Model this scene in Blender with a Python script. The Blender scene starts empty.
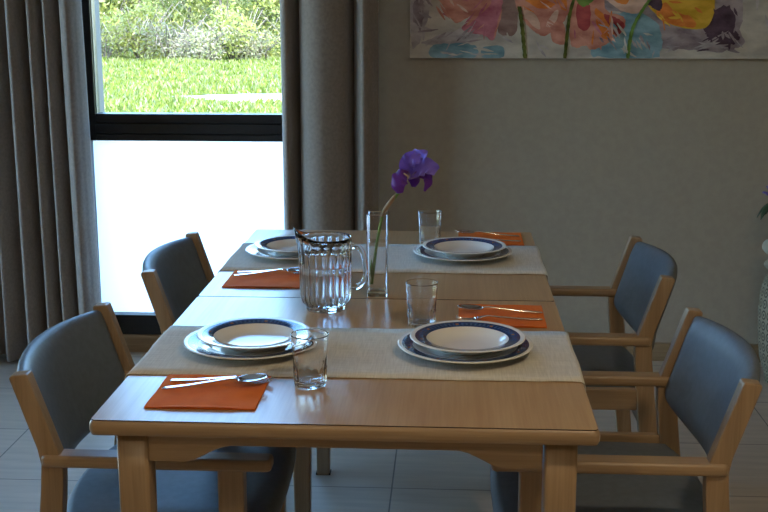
import bpy, bmesh, math, random
from mathutils import Vector, Matrix
random.seed(7)
PI = math.pi
C = bpy.context.scene.collection

# ------------------------------------------------------------------ materials
def mat(name):
    m = bpy.data.materials.new(name); m.use_nodes = True
    nt = m.node_tree; nt.nodes.clear()
    out = nt.nodes.new('ShaderNodeOutputMaterial')
    return m, nt, out

def N(nt, t, **kw):
    n = nt.nodes.new(t)
    for k, v in kw.items():
        if k in n.inputs: n.inputs[k].default_value = v
        else: setattr(n, k, v)
    return n

def ramp(nt, fac, stops):
    r = nt.nodes.new('ShaderNodeValToRGB')
    while len(r.color_ramp.elements) < len(stops): r.color_ramp.elements.new(.5)
    for e, (p, c) in zip(r.color_ramp.elements, stops):
        e.position = p; e.color = (*c, 1)
    nt.links.new(fac, r.inputs[0])
    return r

def noise_mat(name, c1, c2, scale=8, rough=.5, bump=0, bscale=None, stretch=(1,1,1), metallic=0, spec=.5, detail=4, coord='Object', lo=.35, hi=.65, sheen=0, bdist=.002, coat=0):
    m, nt, out = mat(name)
    tc = N(nt, 'ShaderNodeTexCoord'); mp = N(nt, 'ShaderNodeMapping'); mp.inputs['Scale'].default_value = stretch
    nt.links.new(tc.outputs[coord], mp.inputs[0])
    no = N(nt, 'ShaderNodeTexNoise'); no.inputs['Scale'].default_value = scale; no.inputs['Detail'].default_value = detail
    nt.links.new(mp.outputs[0], no.inputs['Vector'])
    r = ramp(nt, no.outputs['Fac'], [(lo, c1), (hi, c2)])
    b = N(nt, 'ShaderNodeBsdfPrincipled')
    b.inputs['Roughness'].default_value = rough; b.inputs['Metallic'].default_value = metallic
    b.inputs['Specular IOR Level'].default_value = spec
    b.inputs['Sheen Weight'].default_value = sheen
    b.inputs['Coat Weight'].default_value = coat
    nt.links.new(r.outputs[0], b.inputs['Base Color'])
    if bump:
        nb = N(nt, 'ShaderNodeTexNoise'); nb.inputs['Scale'].default_value = bscale or scale*4; nb.inputs['Detail'].default_value = 3
        nt.links.new(mp.outputs[0], nb.inputs['Vector'])
        bp = N(nt, 'ShaderNodeBump'); bp.inputs['Strength'].default_value = bump; bp.inputs['Distance'].default_value = bdist
        nt.links.new(nb.outputs['Fac'], bp.inputs['Height']); nt.links.new(bp.outputs[0], b.inputs['Normal'])
    nt.links.new(b.outputs[0], out.inputs[0])
    return m

def wood_mat(name, c1, c2, axis=1, rough=.4, spec=.5, coat=0):
    st = [38, 38, 38]; st[axis] = 1.6
    m, nt, out = mat(name)
    tc = N(nt, 'ShaderNodeTexCoord'); mp = N(nt, 'ShaderNodeMapping'); mp.inputs['Scale'].default_value = st
    nt.links.new(tc.outputs['Object'], mp.inputs[0])
    a = N(nt, 'ShaderNodeTexNoise'); a.inputs['Scale'].default_value = 1; a.inputs['Detail'].default_value = 5; a.inputs['Distortion'].default_value = .6
    nt.links.new(mp.outputs[0], a.inputs['Vector'])
    mp2 = N(nt, 'ShaderNodeMapping'); mp2.inputs['Scale'].default_value = [s*7 if s > 10 else s*5 for s in st]
    nt.links.new(tc.outputs['Object'], mp2.inputs[0])
    f = N(nt, 'ShaderNodeTexNoise'); f.inputs['Scale'].default_value = 1; f.inputs['Detail'].default_value = 2
    nt.links.new(mp2.outputs[0], f.inputs['Vector'])
    mx = N(nt, 'ShaderNodeMix'); mx.inputs[0].default_value = .4
    nt.links.new(a.outputs['Fac'], mx.inputs[2]); nt.links.new(f.outputs['Fac'], mx.inputs[3])
    r = ramp(nt, mx.outputs[0], [(.36, c1), (.62, c2)])
    b = N(nt, 'ShaderNodeBsdfPrincipled'); b.inputs['Roughness'].default_value = rough
    b.inputs['Specular IOR Level'].default_value = spec; b.inputs['Coat Weight'].default_value = coat
    b.inputs['Coat Roughness'].default_value = .2
    nt.links.new(r.outputs[0], b.inputs['Base Color'])
    bp = N(nt, 'ShaderNodeBump'); bp.inputs['Strength'].default_value = .06; bp.inputs['Distance'].default_value = .001
    nt.links.new(f.outputs['Fac'], bp.inputs['Height']); nt.links.new(bp.outputs[0], b.inputs['Normal'])
    nt.links.new(b.outputs[0], out.inputs[0])
    return m

def plain(name, c, rough=.5, metallic=0, spec=.5):
    m, nt, out = mat(name)
    b = N(nt, 'ShaderNodeBsdfPrincipled'); b.inputs['Base Color'].default_value = (*c, 1)
    b.inputs['Roughness'].default_value = rough; b.inputs['Metallic'].default_value = metallic
    b.inputs['Specular IOR Level'].default_value = spec
    nt.links.new(b.outputs[0], out.inputs[0])
    return m

def glass_mat(name, col=(1,1,1), ior=1.45, rough=0.0):
    m, nt, out = mat(name)
    b = N(nt, 'ShaderNodeBsdfPrincipled'); b.inputs['Base Color'].default_value = (*col, 1)
    b.inputs['Roughness'].default_value = rough; b.inputs['IOR'].default_value = ior
    b.inputs['Transmission Weight'].default_value = 1
    nt.links.new(b.outputs[0], out.inputs[0])
    return m

def pane_mat(name):
    m, nt, out = mat(name)
    fr = N(nt, 'ShaderNodeFresnel'); fr.inputs['IOR'].default_value = 1.35
    t = N(nt, 'ShaderNodeBsdfTransparent'); t.inputs[0].default_value = (.97,.99,.98,1)
    g = N(nt, 'ShaderNodeBsdfGlossy'); g.inputs['Roughness'].default_value = 0.01
    mx = N(nt, 'ShaderNodeMixShader')
    nt.links.new(fr.outputs[0], mx.inputs[0]); nt.links.new(t.outputs[0], mx.inputs[1]); nt.links.new(g.outputs[0], mx.inputs[2])
    nt.links.new(mx.outputs[0], out.inputs[0])
    return m

def translucent_mat(name, c, k=.75, rough=.6, vary=None):
    """diffuse + translucent leaf / film"""
    m, nt, out = mat(name)
    d = N(nt, 'ShaderNodeBsdfDiffuse'); t = N(nt, 'ShaderNodeBsdfTranslucent')
    d.inputs[0].default_value = (*c, 1); t.inputs[0].default_value = (*c, 1)
    if vary:
        g = N(nt, 'ShaderNodeNewGeometry')
        r = ramp(nt, g.outputs['Random Per Island'], [(i/(len(vary)-1), v) for i, v in enumerate(vary)])
        nt.links.new(r.outputs[0], d.inputs[0]); nt.links.new(r.outputs[0], t.inputs[0])
    mx = N(nt, 'ShaderNodeMixShader'); mx.inputs[0].default_value = k
    nt.links.new(d.outputs[0], mx.inputs[1]); nt.links.new(t.outputs[0], mx.inputs[2])
    nt.links.new(mx.outputs[0], out.inputs[0])
    return m

BEECH1, BEECH2 = (.275,.185,.105), (.375,.262,.158)
M = {}
M['wall'] = noise_mat('painted_wall', (.395,.350,.285), (.42,.375,.305), 40, .85, bump=.25, bscale=160, spec=.2, bdist=.001)
M['ceiling'] = noise_mat('ceiling_paint', (.72,.71,.68), (.76,.75,.72), 10, .9, spec=.2)
M['base'] = wood_mat('baseboard_wood', (.25,.17,.09), (.33,.23,.13), 0, .5)
M['wood_x'] = wood_mat('beech_along_x', BEECH1, BEECH2, 0, .38)
M['wood_y'] = wood_mat('beech_along_y', BEECH1, BEECH2, 1, .38)
M['wood_z'] = wood_mat('beech_along_z', BEECH1, BEECH2, 2, .38)
M['laminate'] = wood_mat('beech_laminate', (.42,.25,.115), (.51,.325,.16), 1, .30, spec=.5, coat=.18)
M['lam_edge'] = plain('dark_laminate_edge', (.05,.03,.02), .6)
M['vinyl'] = noise_mat('blue_grey_vinyl', (.110,.130,.150), (.130,.152,.174), 60, .47, bump=.15, bscale=700, spec=.5, bdist=.0005)
M['runner'] = None
M['black'] = noise_mat('black_frame', (.010,.010,.011), (.014,.014,.015), 20, .38, spec=.4)
M['rubber'] = plain('black_rubber', (.02,.02,.02), .7)
M['pane'] = pane_mat('window_glass')
M['glass'] = glass_mat('clear_glass', (.98,.985,.99), 1.46)
M['plastic'] = glass_mat('clear_plastic', (.985,.99,.995), 1.42, .0)
M['water'] = glass_mat('water', (.99,.995,1), 1.33)
M['steel'] = noise_mat('stainless_steel', (.62,.60,.58), (.68,.66,.64), 30, .16, metallic=1)
M['napkin'] = noise_mat('orange_paper', (.72,.15,.015), (.80,.185,.022), 25, .85, bump=.5, bscale=300, spec=.2, bdist=.0006)
M['curtain'] = noise_mat('taupe_curtain', (.235,.197,.168), (.285,.24,.205), 90, .85, bump=.3, bscale=500, spec=.2, sheen=.3, bdist=.0008)
M['reveal'] = plain('exterior_render', (.20,.185,.155), .8)

def runner_mat():
    m, nt, out = mat('linen_runner')
    tc = N(nt, 'ShaderNodeTexCoord')
    hs = []
    for st in ((350, 20, 20), (20, 350, 20)):
        mp = N(nt, 'ShaderNodeMapping'); mp.inputs['Scale'].default_value = st
        nt.links.new(tc.outputs['Object'], mp.inputs[0])
        n = N(nt, 'ShaderNodeTexNoise'); n.inputs['Scale'].default_value = 1; n.inputs['Detail'].default_value = 2
        nt.links.new(mp.outputs[0], n.inputs['Vector']); hs.append(n)
    mx = N(nt, 'ShaderNodeMix'); mx.inputs[0].default_value = .5
    nt.links.new(hs[0].outputs['Fac'], mx.inputs[2]); nt.links.new(hs[1].outputs['Fac'], mx.inputs[3])
    r = ramp(nt, mx.outputs[0], [(.38, (.565,.54,.475)), (.62, (.70,.672,.60))])
    b = N(nt, 'ShaderNodeBsdfPrincipled'); b.inputs['Roughness'].default_value = .9; b.inputs['Specular IOR Level'].default_value = .15
    nt.links.new(r.outputs[0], b.inputs['Base Color'])
    bp = N(nt, 'ShaderNodeBump'); bp.inputs['Strength'].default_value = .5; bp.inputs['Distance'].default_value = .0006
    nt.links.new(mx.outputs[0], bp.inputs['Height']); nt.links.new(bp.outputs[0], b.inputs['Normal'])
    nt.links.new(b.outputs[0], out.inputs[0])
    return m
M['runner'] = runner_mat()

def plate_mat(name, r0, r1, rdots):
    """white china, blue band r0..r1 with ochre motifs, thin blue line at rim"""
    m, nt, out = mat(name)
    tc = N(nt, 'ShaderNodeTexCoord'); sx = N(nt, 'ShaderNodeSeparateXYZ'); nt.links.new(tc.outputs['Object'], sx.inputs[0])
    cx = N(nt, 'ShaderNodeCombineXYZ'); nt.links.new(sx.outputs[0], cx.inputs[0]); nt.links.new(sx.outputs[1], cx.inputs[1])
    ln = N(nt, 'ShaderNodeVectorMath', operation='LENGTH'); nt.links.new(cx.outputs[0], ln.inputs[0])
    def M2(op, a, b=None, c=None):
        n = N(nt, 'ShaderNodeMath', operation=op)
        for i, v in enumerate((a, b, c)):
            if v is None: continue
            if isinstance(v, (int, float)): n.inputs[i].default_value = v
            else: nt.links.new(v, n.inputs[i])
        return n.outputs[0]
    R = ln.outputs['Value']
    band = M2('MULTIPLY', M2('GREATER_THAN', R, r0), M2('LESS_THAN', R, r1))
    rm = (r0+r1)/2
    ang = M2('ARCTAN2', sx.outputs[1], sx.outputs[0])
    # ochre motif: every 60 degrees
    seg = M2('ABSOLUTE', M2('SUBTRACT', M2('FRACT', M2('MULTIPLY', ang, 8/(2*PI))), .5))
    mot = M2('MULTIPLY', M2('LESS_THAN', seg, .045), M2('LESS_THAN', M2('ABSOLUTE', M2('SUBTRACT', R, rm)), .0028))
    seg2 = M2('FRACT', M2('MULTIPLY', ang, 64/(2*PI)))
    fine = M2('MULTIPLY', M2('GREATER_THAN', seg2, .6), M2('LESS_THAN', M2('ABSOLUTE', M2('SUBTRACT', R, rm)), (r1-r0)*.22))
    no = N(nt, 'ShaderNodeTexNoise'); no.inputs['Scale'].default_value = 350; nt.links.new(tc.outputs['Object'], no.inputs['Vector'])
    blue = ramp(nt, no.outputs['Fac'], [(.4, (.012,.03,.10)), (.6, (.035,.075,.19))])
    def mix(f, a, b):
        n = N(nt, 'ShaderNodeMix', data_type='RGBA'); nt.links.new(f, n.inputs[0])
        for i, v in ((6, a), (7, b)):
            if isinstance(v, tuple): n.inputs[i].default_value = (*v, 1)
            else: nt.links.new(v, n.inputs[i])
        return n.outputs[2]
    c = mix(band, (.82,.81,.77), mix(fine, blue.outputs[0], (.06,.11,.24)))
    c = mix(mot, c, (.35,.16,.05))
    b = N(nt, 'ShaderNodeBsdfPrincipled'); b.inputs['Roughness'].default_value = .12
    nt.links.new(c, b.inputs['Base Color']); nt.links.new(b.outputs[0], out.inputs[0])
    return m
M['soup'] = plate_mat('soup_plate_china', .0775, .0990, 6)
M['dinner'] = plate_mat('dinner_plate_china', .099, .1195, 6)

def tile_mat():
    m, nt, out = mat('floor_tiles')
    tc = N(nt, 'ShaderNodeTexCoord'); mp = N(nt, 'ShaderNodeMapping')
    mp.inputs['Location'].default_value = (-.005/.415, -1.482/.415, 0); mp.inputs['Scale'].default_value = (1/.415, 1/.415, 1)
    nt.links.new(tc.outputs['Object'], mp.inputs[0])
    br = N(nt, 'ShaderNodeTexBrick'); br.offset = 0; br.squash = 1
    br.inputs['Scale'].default_value = 1; br.inputs['Mortar Size'].default_value = .006; br.inputs['Mortar Smooth'].default_value = .2
    br.inputs['Brick Width'].default_value = 1; br.inputs['Row Height'].default_value = 1
    br.inputs['Color1'].default_value = (.49,.41,.32,1); br.inputs['Color2'].default_value = (.53,.445,.35,1); br.inputs['Mortar'].default_value = (.17,.15,.13,1)
    nt.links.new(mp.outputs[0], br.inputs['Vector'])
    mpn = N(nt, 'ShaderNodeMapping'); mpn.inputs['Scale'].default_value = (1.5, 12, 1); nt.links.new(tc.outputs['Object'], mpn.inputs[0])
    no = N(nt, 'ShaderNodeTexNoise'); no.inputs['Scale'].default_value = 3; no.inputs['Detail'].default_value = 5; nt.links.new(mpn.outputs[0], no.inputs['Vector'])
    r = ramp(nt, no.outputs['Fac'], [(.3, (.86,.86,.86)), (.7, (1.05,1.05,1.05))])
    mx = N(nt, 'ShaderNodeMix', data_type='RGBA', blend_type='MULTIPLY'); mx.inputs[0].default_value = 1
    nt.links.new(br.outputs['Color'], mx.inputs[6]); nt.links.new(r.outputs[0], mx.inputs[7])
    b = N(nt, 'ShaderNodeBsdfPrincipled'); b.inputs['Roughness'].default_value = .42
    nt.links.new(mx.outputs[2], b.inputs['Base Color'])
    bp = N(nt, 'ShaderNodeBump'); bp.inputs['Strength'].default_value = .4; bp.inputs['Distance'].default_value = .002; bp.invert = True
    nt.links.new(br.outputs['Fac'], bp.inputs['Height']); nt.links.new(bp.outputs[0], b.inputs['Normal'])
    nt.links.new(b.outputs[0], out.inputs[0])
    return m
M['tile'] = tile_mat()

# ------------------------------------------------------------------ mesh building
class MB:
    def __init__(s): s.v = []; s.f = []; s.m = []; s.sm = []
    def add(s, verts, faces, mi=0, smooth=False):
        o = len(s.v); s.v += [tuple(p) for p in verts]
        for f in faces: s.f.append(tuple(o+i for i in f)); s.m.append(mi); s.sm.append(smooth)
    def box(s, x0, x1, y0, y1, z0, z1, mi=0):
        s.add([(x0,y0,z0),(x1,y0,z0),(x1,y1,z0),(x0,y1,z0),(x0,y0,z1),(x1,y0,z1),(x1,y1,z1),(x0,y1,z1)],
              [(0,3,2,1),(4,5,6,7),(0,1,5,4),(1,2,6,5),(2,3,7,6),(3,0,4,7)], mi)
    def rings(s, rings, closed=True, cap0=True, cap1=True, mi=0, smooth=True, capmi=None):
        """rings: list of equally long point loops"""
        n = len(rings[0]); vs = [p for r in rings for p in r]; fs = []
        for k in range(len(rings)-1):
            for i in range(n if closed else n-1):
                j = (i+1) % n
                fs.append((k*n+i, k*n+j, (k+1)*n+j, (k+1)*n+i))
        o = len(s.v); s.add(vs, fs, mi, smooth)
        if cap0: s.f.append(tuple(o+i for i in reversed(range(n)))); s.m.append(mi if capmi is None else capmi); s.sm.append(False)
        if cap1: s.f.append(tuple(o+(len(rings)-1)*n+i for i in range(n))); s.m.append(mi if capmi is None else capmi); s.sm.append(False)
    def lathe(s, prof, n=48, c=(0,0,0), rfun=None, mi=0, cap0=True, cap1=True):
        rs = []
        for r, z in prof:
            ring = []
            for i in range(n):
                a = 2*PI*i/n; rr = rfun(r, z, a) if rfun else r
                ring.append((c[0]+rr*math.cos(a), c[1]+rr*math.sin(a), c[2]+z))
            rs.append(ring)
        s.rings(rs, cap0=cap0, cap1=cap1, mi=mi)
    def prism(s, pts, axis, a0, a1, mi=0, smooth=False):
        """pts 2-D outline extruded along axis: 'y' pts=(x,z); 'z' pts=(x,y); 'x' pts=(y,z)"""
        def P(p, a): return {'y': (p[0], a, p[1]), 'z': (p[0], p[1], a), 'x': (a, p[0], p[1])}[axis]
        n = len(pts)
        s.add([P(p, a0) for p in pts]+[P(p, a1) for p in pts],
              [tuple(range(n)), tuple(reversed(range(n, 2*n)))]+[(i, n+i, n+(i+1) % n, (i+1) % n) for i in range(n)], mi, smooth)
    def tube(s, pts, rad, n=8, mi=0, cap=True):
        pts = [Vector(p) for p in pts]
        if not isinstance(rad, (list, tuple)): rad = [rad]*len(pts)
        up = Vector((0,0,1)); rs = []; prev = None
        for i, p in enumerate(pts):
            t = (pts[min(i+1, len(pts)-1)]-pts[max(i-1, 0)]).normalized()
            if prev is None:
                a = t.cross(up if abs(t.z) < .95 else Vector((1,0,0))).normalized()
            else: a = (prev-t*prev.dot(t)).normalized()
            prev = a; b = t.cross(a)
            rs.append([p+(a*math.cos(2*PI*k/n)+b*math.sin(2*PI*k/n))*rad[i] for k in range(n)])
        s.rings(rs, cap0=cap, cap1=cap, mi=mi)
    def build(s, name, mats, parent=None, loc=(0,0,0), rotz=0, bevel=0, seg=2, subsurf=0, label=None, fix=True, solid=0):
        me = bpy.data.meshes.new(name); me.from_pydata(s.v, [], s.f)
        if not isinstance(mats, (list, tuple)): mats = [mats]
        for mm in mats: me.materials.append(mm)
        me.polygons.foreach_set('material_index', s.m); me.polygons.foreach_set('use_smooth', s.sm)
        me.update()
        if fix:
            bm = bmesh.new(); bm.from_mesh(me); bmesh.ops.recalc_face_normals(bm, faces=bm.faces); bm.to_mesh(me); bm.free()
        o = bpy.data.objects.new(name, me); C.objects.link(o)
        o.location = loc; o.rotation_euler = (0,0,rotz)
        if parent: o.parent = parent
        if solid:
            md = o.modifiers.new('thickness', 'SOLIDIFY'); md.thickness = solid; md.offset = 0
        if bevel:
            md = o.modifiers.new('bevel', 'BEVEL'); md.width = bevel; md.segments = seg; md.limit_method = 'ANGLE'; md.angle_limit = .6
        if subsurf:
            md = o.modifiers.new('sub', 'SUBSURF'); md.levels = subsurf; md.render_levels = subsurf
        if label: o['label'] = label
        return o

def tag(o, label, cat, group=None, kind=None):
    o['label'] = label; o['category'] = cat
    if group: o['group'] = group
    if kind: o['kind'] = kind
    return o
def thing(name, label, cat, loc=(0,0,0), rotz=0, group=None):
    o = bpy.data.objects.new(name, None); C.objects.link(o); o.empty_display_size = .05
    o.location = loc; o.rotation_euler = (0,0,rotz)
    return tag(o, label, cat, group)
def struct(o): o['kind'] = 'structure'; return o
def kids(o): return [c for c in list(C.objects) if c.parent == o]
def copy_tree(o, label=None, loc=None, rotz=None, parent=None):
    c = o.copy(); C.objects.link(c)
    if parent: c.parent = parent
    if label: c['label'] = label
    if loc is not None: c.location = loc
    if rotz is not None: c.rotation_euler = (0,0,rotz)
    for k in kids(o): copy_tree(k, parent=c)
    return c
def arc(cx, cy, r, a0, a1, n):
    return [(cx+r*math.cos(a0+(a1-a0)*i/n), cy+r*math.sin(a0+(a1-a0)*i/n)) for i in range(n+1)]
def rrect(x0, x1, y0, y1, r, n=5):
    if not isinstance(r, (list, tuple)): r = [r]*4
    return (arc(x1-r[0], y1-r[0], r[0], 0, PI/2, n)+arc(x0+r[1], y1-r[1], r[1], PI/2, PI, n)
            + arc(x0+r[2], y0+r[2], r[2], PI, 1.5*PI, n)+arc(x1-r[3], y0+r[3], r[3], 1.5*PI, 2*PI, n))

# ------------------------------------------------------------------ room
XL, XR, YB, YF, H = -2.5, 3.0, 2.81, -3.0, 2.6
WX0, WX1, WZ0, WZ1 = -1.272, -.36, .073, 2.32     # garden window opening
b = MB(); b.box(XL-.25, XR+.25, YF-.25, 3.05, -.12, 0); struct(b.build('floor', M['tile']))
b = MB(); b.box(XL-.25, XR+.25, YF-.25, 3.05, H, H+.2); struct(b.build('ceiling', M['ceiling']))
b = MB()
b.box(XL-.25, WX0, YB, 3.05, 0, H); b.box(WX1, XR+.25, YB, 3.05, 0, H)
b.box(WX0, WX1, YB, 3.05, WZ1, H); b.box(WX0, WX1, YB, 3.05, 0, WZ0)
o = struct(b.build('wall_back', [M['wall'], M['reveal']]))
for p in o.data.polygons:                       # outer face and reveals carry the exterior render coat
    if p.center.y > YB+.05: p.material_index = 1
SY0, SY1, SZ0, SZ1 = .5, 2.4, .09, 2.2         # side window opening
b = MB()
b.box(XL-.25, XL, YF, SY0, 0, H); b.box(XL-.25, XL, SY1, YB, 0, H)
b.box(XL-.25, XL, SY0, SY1, SZ1, H); b.box(XL-.25, XL, SY0, SY1, 0, SZ0)
struct(b.build('wall_left', M['wall']))
b = MB(); b.box(XR, XR+.25, YF, YB, 0, H); struct(b.build('wall_right', M['wall']))
b = MB(); b.box(XL-.25, XR+.25, YF-.25, YF, 0, H); struct(b.build('wall_front', M['wall']))
b = MB(); b.box(XL, XR, YB-.02, YB, 0, .073); struct(b.build('baseboard_back', M['base'], bevel=.003))
b = MB(); b.box(XR-.015, XR, YF, YB-.02, 0, .073); struct(b.build('baseboard_right', M['base'], bevel=.003))
b = MB(); b.box(XL, XL+.015, YF, YB-.02, 0, .073); struct(b.build('baseboard_left', M['base'], bevel=.003))

# garden window
FY0, FY1 = 2.80, 2.87
w = MB()
w.box(WX0, WX0+.037, FY0, FY1, .868, WZ1); w.box(WX0, WX0+.008, FY0, FY1, WZ0, .868); w.box(WX1-.045, WX1, FY0, FY1, WZ0, WZ1)
w.box(WX0+.008, WX1-.045, FY0, FY1, WZ0, .155); w.box(WX0+.037, WX1-.045, FY0, FY1, WZ1-.06, WZ1)
# mid rail with two shadow grooves
w.box(WX0+.037, WX1-.045, FY0, FY1, .868, .893); w.box(WX0+.037, WX1-.045, FY0+.006, FY1, .893, .897)
w.box(WX0+.037, WX1-.045, FY0-.004, FY1, .897, .936); w.box(WX0+.037, WX1-.045, FY0+.004, FY1, .936, .940)
w.box(WX0+.037, WX1-.045, FY0, FY1, .940, .974)
win = struct(w.build('window_1', M['black'], bevel=.002))
g = MB(); g.box(WX0+.03, WX1-.04, 2.832, 2.848, .970, WZ1-.055); g.build('upper_pane', M['pane'], win)
gm, nt, out = mat('frosted_film')
tr = N(nt, 'ShaderNodeBsdfTranslucent'); tr.inputs[0].default_value = (.93,.95,.96,1)
df = N(nt, 'ShaderNodeBsdfDiffuse'); df.inputs[0].default_value = (.8,.82,.84,1)
mx = N(nt, 'ShaderNodeMixShader'); mx.inputs[0].default_value = .88
nt.links.new(df.outputs[0], mx.inputs[1]); nt.links.new(tr.outputs[0], mx.inputs[2]); nt.links.new(mx.outputs[0], out.inputs[0])
g = MB(); g.box(WX0+.006, WX1-.04, 2.832, 2.848, .15, .872)
fp = g.build('frosted_pane', [M['pane'], gm], win)
for p in fp.data.polygons:
    if p.normal.y > .9: p.material_index = 1
g = MB()                                        # pale glazing gasket round the clear pane
for x0, x1, z0, z1 in ((WX0+.037, WX0+.040, .974, WZ1-.06), (WX1-.048, WX1-.045, .974, WZ1-.06)):
    g.box(x0, x1, 2.815, 2.832, z0, z1)
g.build('glazing_gasket', plain('grey_gasket', (.35,.36,.36), .4), win)

# side window (lights the room from the left)
w = MB(); X0, X1 = XL-.12, XL-.05
w.box(X0, X1, SY0, SY0+.05, SZ0, SZ1); w.box(X0, X1, SY1-.05, SY1, SZ0, SZ1)
w.box(X0, X1, SY0+.05, SY1-.05, SZ0, SZ0+.07); w.box(X0, X1, SY0+.05, SY1-.05, SZ1-.05, SZ1)
ym = (SY0+SY1)/2; w.box(X0, X1, ym-.035, ym+.035, SZ0+.07, SZ1-.05)
w2 = struct(w.build('window_2', M['black'], bevel=.002))
g = MB(); g.box(XL-.093, XL-.08, SY0+.045, ym-.03, SZ0+.065, SZ1-.045); g.build('pane', M['pane'], w2)
g = MB(); g.box(XL-.093, XL-.08, ym+.03, SY1-.045, SZ0+.065, SZ1-.045); g.build('pane', M['pane'], w2)

# ------------------------------------------------------------------ curtains
def catmull(pts, n=8):
    P = [Vector((*p, 0)) if len(p) == 2 else Vector(p) for p in pts]; P = [P[0]*2-P[1]]+P+[P[-1]*2-P[-2]]; out = []
    for i in range(1, len(P)-2):
        for k in range(n):
            t = k/n; a, b_, c, d = P[i-1:i+3]
            out.append(.5*((2*b_)+(c-a)*t+(2*a-5*b_+4*c-d)*t*t+(3*b_-a-3*c+d)*t**3))
    out.append(P[-2]); return out
def curtain(pts, label, z0=.02, z1=2.57, flare=0.0, seed=1):
    rnd = random.Random(seed)
    base = catmull(pts, 7); rings = []; x_m = sum(p.x for p in base)/len(base)
    wob = [rnd.uniform(-1, 1) for _ in base]
    wob = [sum(wob[max(0, i-5):i+6])/11 for i in range(len(base))]
    for k in range(25):
        t = k/24; z = z0+(z1-z0)*t
        rings.append([(p.x+flare*(1-t)*(p.x-x_m)+wob[i]*.012*math.sin(3*t+1), p.y-.03+(p.y-2.63)*(.2*(1-t)), z+wob[i]*.01*(1-t)) for i, p in enumerate(base)])
    b = MB(); b.rings(rings, closed=False, cap0=False, cap1=False)
    t = thing('curtain', label, 'curtain', (x_m, 2.6, 0), group='floor-length window curtains')
    f = b.build('fabric', M['curtain'], None, solid=.004)
    f.parent = t; f.location = -Vector(t.location)
    h = MB()
    for i in range(5, len(base)-3, 9):
        h.box(base[i].x-.008, base[i].x+.008, base[i].y-.034, base[i].y-.026, z1-.01, H-.018)
    h = h.build('hook', M['black']); h.parent = t; h.location = -Vector(t.location); h['kind'] = 'stuff'
    return t
px = lambda p: -1.524+(p)*.00381
L = [(-2.02,2.68),(-1.98,2.58),(-1.93,2.68),(-1.87,2.58),(-1.82,2.68),(-1.76,2.585),(-1.71,2.68),(-1.66,2.59),(-1.60,2.68)]
for p, y in ((-9,2.6),(4,2.69),(13,2.585),(19,2.60),(25,2.69),(31,2.60),(36,2.61),(41,2.69),(47,2.60),(52,2.62),(58,2.70),(61,2.62),(69,2.585),(75,2.62),(77.5,2.665)):
    L.append((px(p), y))
curtain(L, 'taupe curtain of many narrow folds, falling to the floor behind the near window-side armchair', seed=3, flare=.09)
qx = lambda p: -.451+(p-285)*.00365
R = [(qx(p), y) for p, y in ((280,2.66),(283,2.61),(290,2.60),(297,2.72),(301,2.64),(308,2.59),(322,2.575),(338,2.595),(348,2.63),(353,2.735),(358,2.65),(364,2.60),(372,2.62),(379,2.68))]
curtain(R, 'taupe curtain between the window and the flower painting, with one deep fold', seed=5)
for x0, x1 in ((-2.1, -.05),):
    b = MB(); b.box(x0, x1, 2.585, 2.625, H-.02, H); tag(b.build('curtain_track', M['black']), 'thin curtain track fixed to the ceiling above the window', 'curtain track')

# ------------------------------------------------------------------ tables
def slab_rings(x0, x1, y0, y1, r, prof):
    return [[(x, y, z) for x, y in rrect(x0-d, x1+d, y0-d, y1+d, r+d)] for z, d in prof]
def make_table(label, y0, y1):
    t = thing('dining_table', label, 'table', (0, (y0+y1)/2, 0), group='two square dining tables pushed together')
    hy = (y1-y0)/2
    b = MB(); b.rings(slab_rings(-.4, .4, -hy, hy, .008, [(.7225,-.004),(.7245,.001),(.730,.0035),(.737,.0042),(.743,.0035),(.7475,.0005),(.7485,-.001)]))
    b.build('tabletop', M['wood_x'], t)
    b = MB(); b.rings(slab_rings(-.4, .4, -hy, hy, .008, [(.7483,0),(.7500,0)]), mi=1, smooth=False)
    o = b.build('laminate', [M['laminate'], M['lam_edge']], t)
    for p in o.data.polygons:
        if p.normal.z > .9: p.material_index = 0
    for sx in (-1, 1):
        for sy in (-1, 1):
            # tapered square leg
            b = MB(); rr = []
            for z, h, off in ((0,.019,.006),(.02,.0205,.0057),(.6,.0255,0),(.7225,.0255,0)):
                cx, cy = sx*(.342-off*.6)+(.0045 if sx > 0 else .001), sy*(hy-.0455-off*.6)
                rr.append([(x, y, z) for x, y in rrect(cx-h, cx+h, cy-h, cy+h, .006, 3)])
            b.rings(rr); b.build('leg', M['wood_z'], t)
    def apron(n):
        pts = [(-.318,.7225),(-.318,.670),(-.262,.670)]
        for k in range(1, 9):
            u = k/8; pts.append((-.262+u*.082, .670+.029*(u*u*(3-2*u))))
        pts += [(-x, z) for x, z in reversed(pts)]
        return pts
    pr = apron(0)
    for sy in (-1, 1):
        b = MB(); b.prism(pr, 'y', sy*(hy-.028), sy*(hy-.048)); b.build('apron', M['wood_x'], t, bevel=.0025)
    sc = (hy-.07)/.318
    for sx in (-1, 1):
        b = MB(); b.prism([(x*sc, z) for x, z in pr], 'x', sx*.335, sx*.355); b.build('apron', M['wood_y'], t, bevel=.0025)
    return t
make_table('beech dining table nearest the camera, with two place settings and curved apron', 0, .7975)
make_table('beech dining table at the far end, carrying the vase and two far place settings', .8025, 1.6)

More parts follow.
